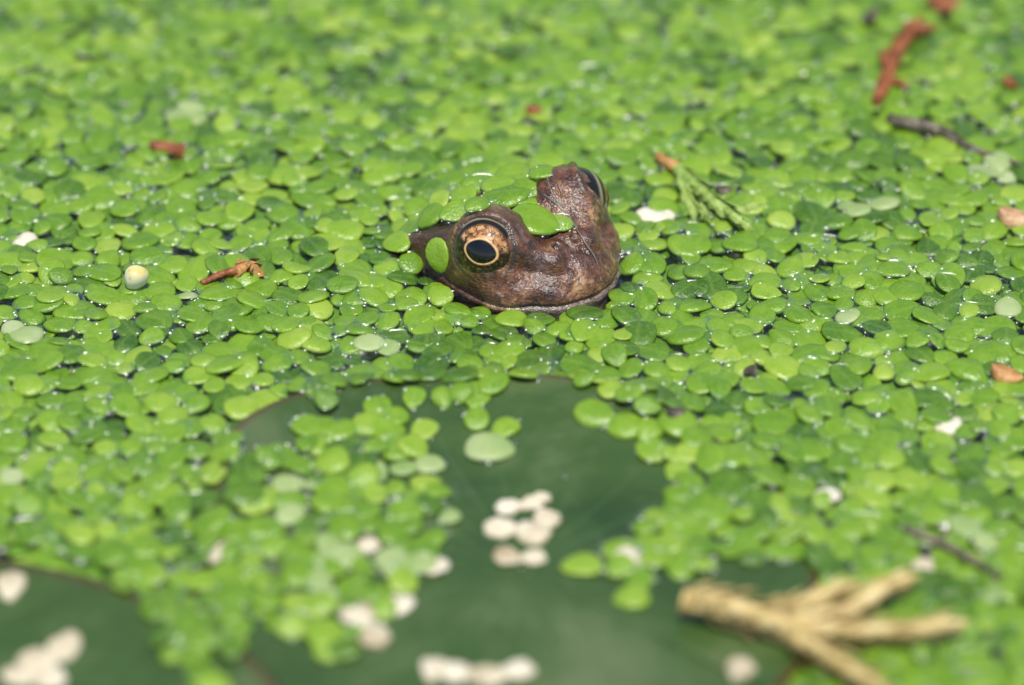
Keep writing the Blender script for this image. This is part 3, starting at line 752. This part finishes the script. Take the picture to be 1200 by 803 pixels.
for p in singles:
    tone, k, key = p['tone'], p['k'], p.get('key')
    if tone == 'cream':
        name = 'bleached_duckweed'; cat = 'dead duckweed'
        W = {'cluster': 'in the cluster amid the bare lily pad', 'small': 'on the bare lily pad beside the broader one', 'heap': 'beside green fronds heaped on the broad lily pad',
             'line': 'in a short row on the broad lily pad', 'twig': 'on the pad under the conifer twig\'s stem', 'edge': 'among green fronds at the pad\'s right side',
             'left': 'over the left rim of the broad lily pad', 'left2': 'among the green fronds on the pad\'s left part', 'right': 'near the sunken twig beyond the lily pad', 'right2': 'among green fronds between the pad and the sunken twig',
             'right3': 'in the open carpet near the orange husk', 'far': 'in the carpet near the ivory seed', 'beside': 'floating beside the frog\'s far eye'}[key]
        lab = ('cream dead duckweed frond ' if k == 1 else 'joined pair of cream duckweed fronds ')+W
        grp = 'bleached duckweed on the pads and carpet'
    else:
        name = 'duckweed_plant'; cat = 'duckweed'; grp = 'duckweed plants of the floating carpet'
        t = 'faded whitish green' if tone == 'pale' else tone
        if key == 'cheek': lab = 'single bright green duckweed frond stuck upright to the frog\'s cheek behind its eye'
        elif key == 'crown': lab = 'single %s duckweed frond %s' % (t, CROWN(p))
        else:
            sz = p['fronds'][0][3]; z_ = 'small ' if sz < 4.5 else ('large ' if sz > 5.5 else '')
            lab = '%s%s-frond %s duckweed %s' % (z_, NUM[k], t, where(p))
    if k == 1:
        M, var, *_ = p['fronds'][0]
        o = link(name, proto(var, tone)); o.matrix_world = M; tag(o, lab, cat, grp)
    else:
        z = min(f[0].translation.z for f in p['fronds'])
        e = link(name, None); e.location = (p['node'][0]*MM, p['node'][1]*MM, z); e.empty_display_size = 0.002; tag(e, lab, cat, grp)
        T = Matrix.Translation(Vector(e.location)).inverted()
        for f in p['fronds']: link('frond', proto(f[1], tone), e, T @ f[0])
def bake(fr, geo):
    """fr: list of (matrix, var, tone value) -> one mesh"""
    VV, FF, FC, LP = [], [], [], []; n = 0
    for M, var, tv in fr:
        V, F, E, hw = geo[var]; A = np.array(M.to_3x3())*MM; t = np.array(M.translation)
        VV.append(V@A.T+t); fc = np.zeros((len(V), 4)); fc[:, 0] = tv; fc[:, 1] = random.random(); fc[:, 2] = E; fc[:, 3] = 1
        FC.append(fc); LP.append(V*4.2); FF += [tuple(i+n for i in f) for f in F]; n += len(V)
    me = mesh('duckweed_carpet', np.vstack(VV), FF, M_FROND); set_attr(me, np.vstack(FC), np.vstack(LP)); return me
fr = [(f[0], f[1], TONES.get(p['tone'], 0.95)) for p in others if p['tone'] != 'cream' for f in p['fronds']]
print('things', len(singles), 'carpet fronds', len(fr))
# a second, drowned layer of fronds shows through the gaps
SA, SB = np.meshgrid(np.arange(-82, 102, 2.9), np.arange(-90, 90, 3.0), indexing='ij')
for y, x in zip((SA+rng.uniform(-1.5, 1.5, SA.shape)).ravel(), (SB+rng.uniform(-1.6, 1.6, SA.shape)).ravel()):
    i, j = int((x-RX0)/RES), int((y-RY0)/RES)
    if not (0 <= i < NX and 0 <= j < NY) or PADM[i, j] or fh[max(i-12, 0):i+12, max(j-12, 0):j+12].max() > -1.2: continue
    sz = random.uniform(3.6, 5.4); a = random.uniform(0, 6.283); sx, sy = random.gauss(0, .13), random.gauss(0, .13)
    nrm = Vector((-sx, -sy, 1)).normalized(); ax = Vector((math.cos(a), math.sin(a), 0)); ax = (ax-nrm*ax.dot(nrm)).normalized(); ay = nrm.cross(ax)
    c = Vector((x, y, random.uniform(-1.3, -0.45)))*MM-ax*(sz*0.5*MM)
    fr.append((Matrix(((ax.x*sz, ay.x*sz, nrm.x*sz, c.x), (ax.y*sz, ay.y*sz, nrm.y*sz, c.y), (ax.z*sz, ay.z*sz, nrm.z*sz, c.z), (0, 0, 0, 1))), random.randrange(NVAR), TONES.get(rtone(), 0.6)))
# beyond the frame the carpet goes on, coarser
G2 = [frond_geo(9, v, True) for v in range(NVAR)]
outer = []
OA, OB = np.meshgrid(np.arange(-160, 320, 3.3), np.arange(-230, 230, 3.6), indexing='ij')
OY = (OA+rng.uniform(-1.5, 1.5, OA.shape)).ravel(); OX = (OB+rng.uniform(-1.6, 1.6, OA.shape)).ravel()
ok = np.ones(OX.shape, bool)
for s_ in (PAD1, PAD2): ok &= pad_z(s_, OX, OY)[1] > 1.03
for x, y in zip(OX[ok], OY[ok]):
    if True:
        lim = min(62+0.16*(y+84)+12, 88)
        if abs(x) < lim and RY0+4 < y < RY1-4: continue
        sz = random.uniform(4.2, 5.8); a = random.uniform(0, 6.283); sx, sy = random.gauss(0, .07), random.gauss(0, .07)
        nrm = Vector((-sx, -sy, 1)).normalized(); ax = Vector((math.cos(a), math.sin(a), 0)); ax = (ax-nrm*ax.dot(nrm)).normalized(); ay = nrm.cross(ax)
        c = Vector((x, y, random.uniform(0.15, 0.7)))*MM-ax*(sz*0.5*MM)
        outer.append((Matrix(((ax.x*sz, ay.x*sz, nrm.x*sz, c.x), (ax.y*sz, ay.y*sz, nrm.y*sz, c.y), (ax.z*sz, ay.z*sz, nrm.z*sz, c.z), (0, 0, 0, 1))), random.randrange(NVAR), TONES.get(rtone(), 0.9)))
tag(link('duckweed_carpet', bake(fr, GEO)), 'dense green carpet of small duckweed fronds filling the rest of the pond', 'duckweed carpet', None, 'stuff')
tag(link('duckweed_margin', bake(outer, G2)), 'outer duckweed cover spreading on over the pond around', 'duckweed carpet', None, 'stuff')

# ------------------------------------------------------------------ TWIGS, SEED, HUSKS
def hs(px, py, up=0.0):
    p = surf_point(px, py)
    if p is None: p = P(px, py, 0.001)
    return Vector((p.x, p.y, p.z+up*MM))
def scaly(pts, r0, r1, step, seed, flare=1.0):
    """a conifer branchlet: core with overlapping pointed scale leaves in four ranks"""
    path = smooth_path(pts, 40); Ls = [0]
    for a, b in zip(path, path[1:]): Ls.append(Ls[-1]+(b-a).length)
    tot = Ls[-1]; V, F = tube_geo(path, [r0+(r1-r0)*l/tot for l in Ls], 8)
    V = list(V); n = max(3, int(tot/step)); rr = random.Random(seed)
    for i in range(n):
        for k in range(4):
            f = (i+(0.5 if k % 2 else 0)+rr.uniform(-0.22, 0.22))/n
            if f >= 0.99 or f < 0: continue
            u = f*40; j = min(int(u), 39); p = path[j].lerp(path[j+1], u-j); t = (path[j+1]-path[j]).normalized()
            a = Vector((0, 0, 1)).cross(t).normalized(); b = t.cross(a); q = k*math.pi/2+rr.uniform(-.15, .15)+math.pi/4
            o = a*math.cos(q)+b*math.sin(q); s_ = t.cross(o); r = (r0+(r1-r0)*f)*rr.uniform(0.85, 1.3); ln = step*rr.uniform(1.5, 1.9)
            base = len(V); wd = r*0.95
            V += [p+o*r*0.75-s_*wd*0.7, p+o*r*0.75+s_*wd*0.7, p+o*r*1.12+t*ln*0.45-s_*wd*0.75, p+o*r*1.12+t*ln*0.45+s_*wd*0.75,
                  p+o*r*1.30*flare+t*ln*0.45, p+o*r*1.35*flare+t*ln, p+o*r*1.05]
            F += [(base, base+6, base+4, base+2), (base+6, base+1, base+3, base+4), (base+2, base+4, base+5), (base+4, base+3, base+5)]
    return V, F
def branch_thing(name, label, cat, parts, group=None):
    """parts: (child name, list of (px,py,up), r0, r1 mm, step mm, material, scaly?)"""
    org = hs(parts[0][1][0][0], parts[0][1][0][1], 0)
    e = link(name, None); e.location = org; e.empty_display_size = 0.003; tag(e, label, cat, group)
    for i, (cn, pts, r0, r1, step, mt, sc) in enumerate(parts):
        w_ = [hs(*q)-org for q in pts]
        if sc: V, F = scaly(w_, r0*MM, r1*MM, step*MM, i, 1.15 if mt == M_STRAW else 1.05)
        else:
            n = 22; path = smooth_path(w_, n)
            V, F = tube_geo(path, [(r0+(r1-r0)*j/n)*MM*(1+0.25*noise.noise(Vector((j*0.7, i*3.1, 1)))) for j in range(n+1)], 9, 0.5, i)
        link(cn, mesh(cn, V, F, mt, smooth=not sc), e)
    return e
branch_thing('conifer_twig', 'straw-coloured scaly conifer twig with forked tips lying across the lily pad', 'twig', [
    ('stem', [(808, 722, 2.2), (850, 730, 2.4), (893, 742, 2.1), (925, 748, 1.9)], 1.5, 1.2, 1.7, M_STRAW, True),
    ('branchlet', [(888, 740, 2.0), (925, 732, 2.2), (985, 706, 2.2)], 1.15, 0.75, 1.6, M_STRAW, True),
    ('branchlet', [(915, 742, 2.0), (985, 735, 2.3), (1030, 712, 2.3), (1058, 700, 2.3)], 1.1, 0.7, 1.6, M_STRAW, True),
    ('branchlet', [(930, 750, 1.8), (1000, 756, 2.0), (1060, 755, 2.0), (1112, 747, 1.8)], 1.1, 0.8, 1.6, M_STRAW, True),
    ('branchlet', [(920, 752, 1.6), (965, 780, 1.6), (1025, 815, 1.6)], 1.1, 0.9, 1.6, M_STRAW, True),
    ('broken_end', [(800, 720, 2.2), (812, 723, 2.2)], 1.1, 1.6, 1, M_STRAW, False)])
branch_thing('brown_twig', 'rust-brown dead conifer sprig standing out on the far carpet', 'twig', [
    ('stem', [(1027, 124, 0.6), (1040, 95, 1.0), (1052, 66, 1.2), (1070, 38, 1.0)], 0.65, 0.75, 1.6, M_RUST, True),
    ('stub', [(1042, 92, 1.0), (1036, 72, 1.2)], 0.7, 0.4, 1.2, M_RUST, True),
    ('stub', [(1038, 102, 0.8), (1052, 106, 1.0)], 0.7, 0.4, 1.2, M_RUST, True),
    ('stub', [(1064, 46, 1.0), (1084, 42, 1.0)], 0.8, 0.5, 1.2, M_RUST, True)])
branch_thing('dark_twig', 'short dark grey-brown twig with pale lichen specks on the far carpet', 'twig', [
    ('stem', [(1042, 142, 0.5), (1070, 152, 0.8), (1100, 160, 0.9), (1122, 170, 0.4)], 0.75, 0.95, 1, M_DARK, False),
    ('tail', [(1118, 168, 0.4), (1150, 180, 0.3), (1195, 196, 0.3)], 0.6, 0.25, 1, M_DARK, False)])
branch_thing('sunken_twig', 'thin blackish twig half sunk among fronds right of the lily pad', 'twig', [
    ('stem', [(1062, 622, 0.3), (1095, 640, 0.7), (1130, 655, 0.6), (1172, 680, 0.2)], 0.55, 0.4, 1, M_DARK, False),
    ('stub', [(1095, 640, 0.6), (1110, 630, 0.9)], 0.35, 0.2, 1, M_DARK, False)])
branch_thing('conifer_sprig', 'pale green scaly conifer sprig with brown cut end near the frog', 'twig', [
    ('cut_end', [(771, 190, 0.9), (792, 205, 1.1)], 0.65, 0.8, 1, M_STUB, False),
    ('stem', [(790, 203, 1.1), (815, 222, 0.5), (840, 243, 0.3), (858, 256, 0.0)], 0.8, 0.9, 1.4, M_SPRIG, True),
    ('branchlet', [(798, 212, 1.0), (804, 232, 0.4), (815, 254, 0.0)], 0.65, 0.6, 1.3, M_SPRIG, True),
    ('branchlet', [(818, 226, 1.0), (826, 244, 0.4), (828, 256, 0.1)], 0.6, 0.6, 1.3, M_SPRIG, True),
    ('branchlet', [(842, 244, 1.0), (858, 248, 0.3), (878, 244, 0.0)], 0.65, 0.5, 1.3, M_SPRIG, True),
    ('branchlet', [(846, 250, 1.0), (860, 262, 1.0), (870, 268, 0.7)], 0.7, 0.6, 1.3, M_SPRIG, True)])
branch_thing('bark_sliver', 'reddish-brown bark sliver wedged among fronds in front of the ivory seed', 'bark', [
    ('strip', [(236, 334, 0.3), (258, 328, 0.7), (280, 322, 0.7)], 0.35, 0.6, 1, M_RUST, False),
    ('knot', [(276, 324, 0.6), (290, 320, 0.9), (300, 321, 0.6)], 0.8, 0.75, 0.8, M_STUB, True)])
def husk(name, label, cat, px, py, ang, lpx, wpx, mt, tilt=0.25, group=None):
    """a curled flake: a boat-shaped shell with a rib"""
    s = PXMM(py)*MM; Lh, Wh = lpx*s/2, wpx*s/2
    V, F = [], []; nu, nv_ = 14, 6
    for sd in (0, 1):
        for i in range(nu+1):
            u = -1+2*i/nu; w_ = Wh*math.sqrt(max(0.02, 1-u*u))*(1-0.25*u)*(1+0.15*noise.noise(Vector((u*3, px, 0))))
            for j in range(nv_+1):
                t = -1+2*j/nv_
                V.append(Vector((u*Lh, t*w_, Wh*0.5*(1-t*t)*(1-0.4*u)+Wh*0.25*u*u+0.12*Wh*noise.noise(Vector((u*4, t*4, px)))-sd*Wh*0.22)))
    n = (nu+1)*(nv_+1); g = lambda d, i, j: d*n+i*(nv_+1)+j
    for i in range(nu):
        for j in range(nv_):
            F += [(g(0, i, j), g(0, i+1, j), g(0, i+1, j+1), g(0, i, j+1)), (g(1, i, j), g(1, i, j+1), g(1, i+1, j+1), g(1, i+1, j))]
        F += [(g(0, i, 0), g(1, i, 0), g(1, i+1, 0), g(0, i+1, 0)), (g(0, i, nv_), g(0, i+1, nv_), g(1, i+1, nv_), g(1, i, nv_))]
    for i in (0, nu):
        for j in range(nv_): F.append((g(0, i, j), g(0, i, j+1), g(1, i, j+1), g(1, i, j)) if i == 0 else (g(0, i, j), g(1, i, j), g(1, i, j+1), g(0, i, j+1)))
    o = link(name, mesh(name, V, F, mt)); o.location = hs(px, py, 0.35); o.rotation_euler = (tilt, 0.1, math.radians(ang)); tag(o, label, cat, group); return o
husk('husk', 'orange-brown curled husk at the right, beyond the lily pad', 'husk', 1180, 442, -25, 40, 24, M_STUB)
husk('husk', 'pale tan curled husk in the carpet level with the frog', 'husk', 1190, 258, -10, 44, 28, M_TAN)
husk('bud_scale', 'bright rust bud scale on the far carpet behind the ivory seed', 'bud scale', 208, 180, 75, 30, 22, M_RUST, 0.5)
husk('bud_scale', 'dull brown bud scale lying against a bright rust one', 'bud scale', 190, 173, 10, 30, 16, M_RUST, 0.2)
husk('bud_scale', 'small orange-brown bud scale straight behind the frog', 'bud scale', 625, 131, 20, 20, 14, M_RUST)
husk('bark_flake', 'dark brown bark flake between the frog and the orange husk', 'bark', 880, 438, 70, 24, 16, M_DARK, 0.3)
husk('bark_flake', 'dark brown bark flake at the farthest edge behind the rust-brown sprig', 'bark', 1105, 6, 10, 40, 26, M_RUST)
husk('bark_flake', 'grey-brown upright bark flake near the dark twig', 'bark', 1186, 98, 80, 46, 22, M_RUST, 0.4)
husk('bark_flake', 'tiny dark flake beside the tip of the raised lily pad rim', 'bark', 792, 486, 20, 24, 16, M_DARK)
husk('bark_flake', 'blackish flake among far fronds between frog and rust-brown sprig', 'bark', 1020, 22, 70, 44, 16, M_DARK)
husk('bark_flake', 'dark wet flake tucked behind the pale conifer sprig', 'bark', 848, 225, 10, 22, 14, M_DARK)
# seed
def seed():
    m, nt, bs, out = mat('ivory_seed'); v = objvec(nt); sp = N(nt, 'ShaderNodeSeparateXYZ'); L(nt, v, sp.inputs[0])
    n1 = noise_(nt, v, 700, 3); h = math_(nt, 'ADD', math_(nt, 'MULTIPLY', sp.outputs['Z'], 200), math_(nt, 'MULTIPLY', n1, 0.5))
    c = ramp(nt, h, [(0.1, (0.55, 0.58, 0.44)), (0.74, (0.68, 0.68, 0.54)), (0.97, (0.60, 0.50, 0.16))])
    c = mixc(nt, math_(nt, 'MULTIPLY', ramp(nt, n1, [(0.60, 0), (0.70, 1)]), 0.5), c, (0.16, 0.17, 0.14))
    L(nt, c, bs.inputs['Base Color']); bs.inputs['Roughness'].default_value = 0.3
    V, F = [], []; nr, ns = 14, 20
    for i in range(nr+1):
        t = math.pi*i/nr
        for k in range(ns):
            q = 2*math.pi*k/ns; r = math.sin(t)**0.85*(1.45+0.10*math.cos(3*q)-0.25*math.cos(t))
            V.append((r*math.cos(q)*MM, r*math.sin(q)*MM*0.85, (-1.95*math.cos(t)*(1.0 if t < 2.6 else 0.97)+1.6)*MM))
    for i in range(nr):
        for k in range(ns): F.append((i*ns+k, i*ns+(k+1) % ns, (i+1)*ns+(k+1) % ns, (i+1)*ns+k))
    o = link('seed', mesh('seed', V, F, m)); o.location = hs(156, 334, -0.2); o.rotation_euler = (0.35, 0.18, 0.3); o.scale = (1.05, 1.05, 1.0)
    tag(o, 'plump ivory seed with yellow top sitting among the duckweed', 'seed')
seed()
# algae threads over the frog's brow and snout
ma, nt, bs, out = mat('algae_thread'); v = objvec(nt)
L(nt, ramp(nt, noise_(nt, v, 900, 3), [(0.3, (0.16, 0.17, 0.13)), (0.7, (0.38, 0.38, 0.34))]), bs.inputs['Base Color'])
bs.inputs['Roughness'].default_value = 0.2; bs.inputs['Transmission Weight'].default_value = 0.35
for lab, pts, r in (('long pale algae thread draped from the frog\'s brow down its snout', [(623, 215), (640, 230), (660, 246), (672, 262), (684, 282), (698, 305), (704, 330)], 0.07),
                    ('short pale algae thread standing on the frog\'s far brow', [(641, 205), (644, 218), (650, 232), (660, 244)], 0.07)):
    W = []
    for q in pts:
        p, nn = frog_hit(*q)
        if p is None: p = P(q[0], q[1], 0.004); nn = Vector((0, 0, 1))
        W.append(p+nn*0.12*MM)
    V, F = tube_geo(smooth_path(W, 30), r*MM, 6, 0.3)
    org = Vector(W[0]); o = link('algae_thread', mesh('algae_thread', [x-org for x in V], F, ma)); o.location = org
    tag(o, lab, 'algae')
# air bubbles and drops of water
md = film('water_drop', (0.95, 0.97, 0.95))
bm = bmesh.new(); bmesh.ops.create_uvsphere(bm, u_segments=20, v_segments=14, radius=0.8*MM)
for v_ in bm.verts:
    v_.co.z = v_.co.z*(0.75 if v_.co.z > 0 else 0.35)
dm = bpy.data.meshes.new('water_drop'); bm.to_mesh(dm); bm.free(); dm.materials.append(md); dm.polygons.foreach_set('use_smooth', [True]*len(dm.polygons))
DROPS = [(577, 550, 'clear water drop below the big faded frond on the lily pad', None)]
for q in [(662, 560)]: DROPS.append((*q, 'clear water drop on the bare surface of the broad lily pad', 'water drops on the lily pad'))
for q in [(218, 692), (345, 560), (455, 600), (300, 640), (405, 625), (835, 612), (872, 590), (925, 600), (1036, 776), (1044, 776), (985, 775)]: DROPS.append((*q, 'tiny water drop resting on green fronds around the lily pad', 'water drops on the fronds'))
for px, py, lab, g in DROPS:
    o = link('water_drop', dm); o.location = hs(px, py, 0.05); k = random.uniform(0.45, 0.9); o.scale = (k, k, k); tag(o, lab, 'water drop', g)

# ------------------------------------------------------------------ beads and arcs of water clinging to the frond rims
def lens_geo(V, F, c, ax, ay, a, b, h, bend, seed):
    base = len(V); seg = 12; rings = ((0.0, 1.0), (0.4, 0.90), (0.72, 0.60), (0.92, 0.22), (1.0, -0.1))
    for (q, z) in rings:
        for k in range(seg if q else 1):
            t = 2*math.pi*k/seg; w_ = 1+0.22*noise.noise(Vector((math.cos(t)*1.3+seed, math.sin(t)*1.3, 0)))
            x = a*q*math.cos(t)*w_; y = b*q*math.sin(t)*w_+bend*x*x
            V.append(c+ax*(x*MM)+ay*(y*MM)+Vector((0, 0, h*z*MM)))
    for k in range(seg): F.append((base, base+1+k, base+1+(k+1) % seg))
    for j in range(3):
        for k in range(seg):
            p = base+1+j*seg+k; q = base+1+j*seg+(k+1) % seg; F.append((p, p+seg, q+seg, q))
M_FILM = film('water_film', (0.96, 0.98, 0.96))
VW, FWt = [], []
allf = [f for p in plants if p['tone'] != 'cream' and p.get('key') != 'cheek' for f in p['fronds'] if p.get('in', True)]
for n_ in range(4800):
    M, var, a, sz, cc = random.choice(allf); t = random.uniform(0, 6.283); hw = GEO[var][3]
    ctr = Vector((0.5, 0, 0)); rim = Vector((0.5+0.5*math.cos(t)*1.02, hw*math.sin(t)*1.02, 0.0))
    tang = Vector((-0.5*math.sin(t), hw*math.cos(t), 0))
    MW = M.to_3x3()*MM
    p_ = M.translation+MW@rim; ta = (MW@tang); ta.z = 0; ta.normalize(); no = Vector((-ta.y, ta.x, 0))
    out_ = (MW@(rim-ctr)); s_in = -1 if no.dot(out_) > 0 else 1
    px_, py_ = pix(p_)
    if not (-20 < px_ < 1220 and -20 < py_ < 820): continue
    if random.random() < 0.6: a_, b_, bend = random.uniform(0.8, 2.1), random.uniform(0.32, 0.75), s_in*random.uniform(0.1, 0.25)
    else: a_, b_, bend = random.uniform(0.5, 1.5), random.uniform(0.5, 1.2), 0
    lens_geo(VW, FWt, p_+Vector((0, 0, 0.05*MM)), ta, no, a_, b_, b_*random.uniform(0.42, 0.7), bend, n_*0.37)
tag(link('water_film', mesh('water_film', VW, FWt, M_FILM)), 'beads and wet films of pond water glinting along the frond rims', 'water film', None, 'stuff')
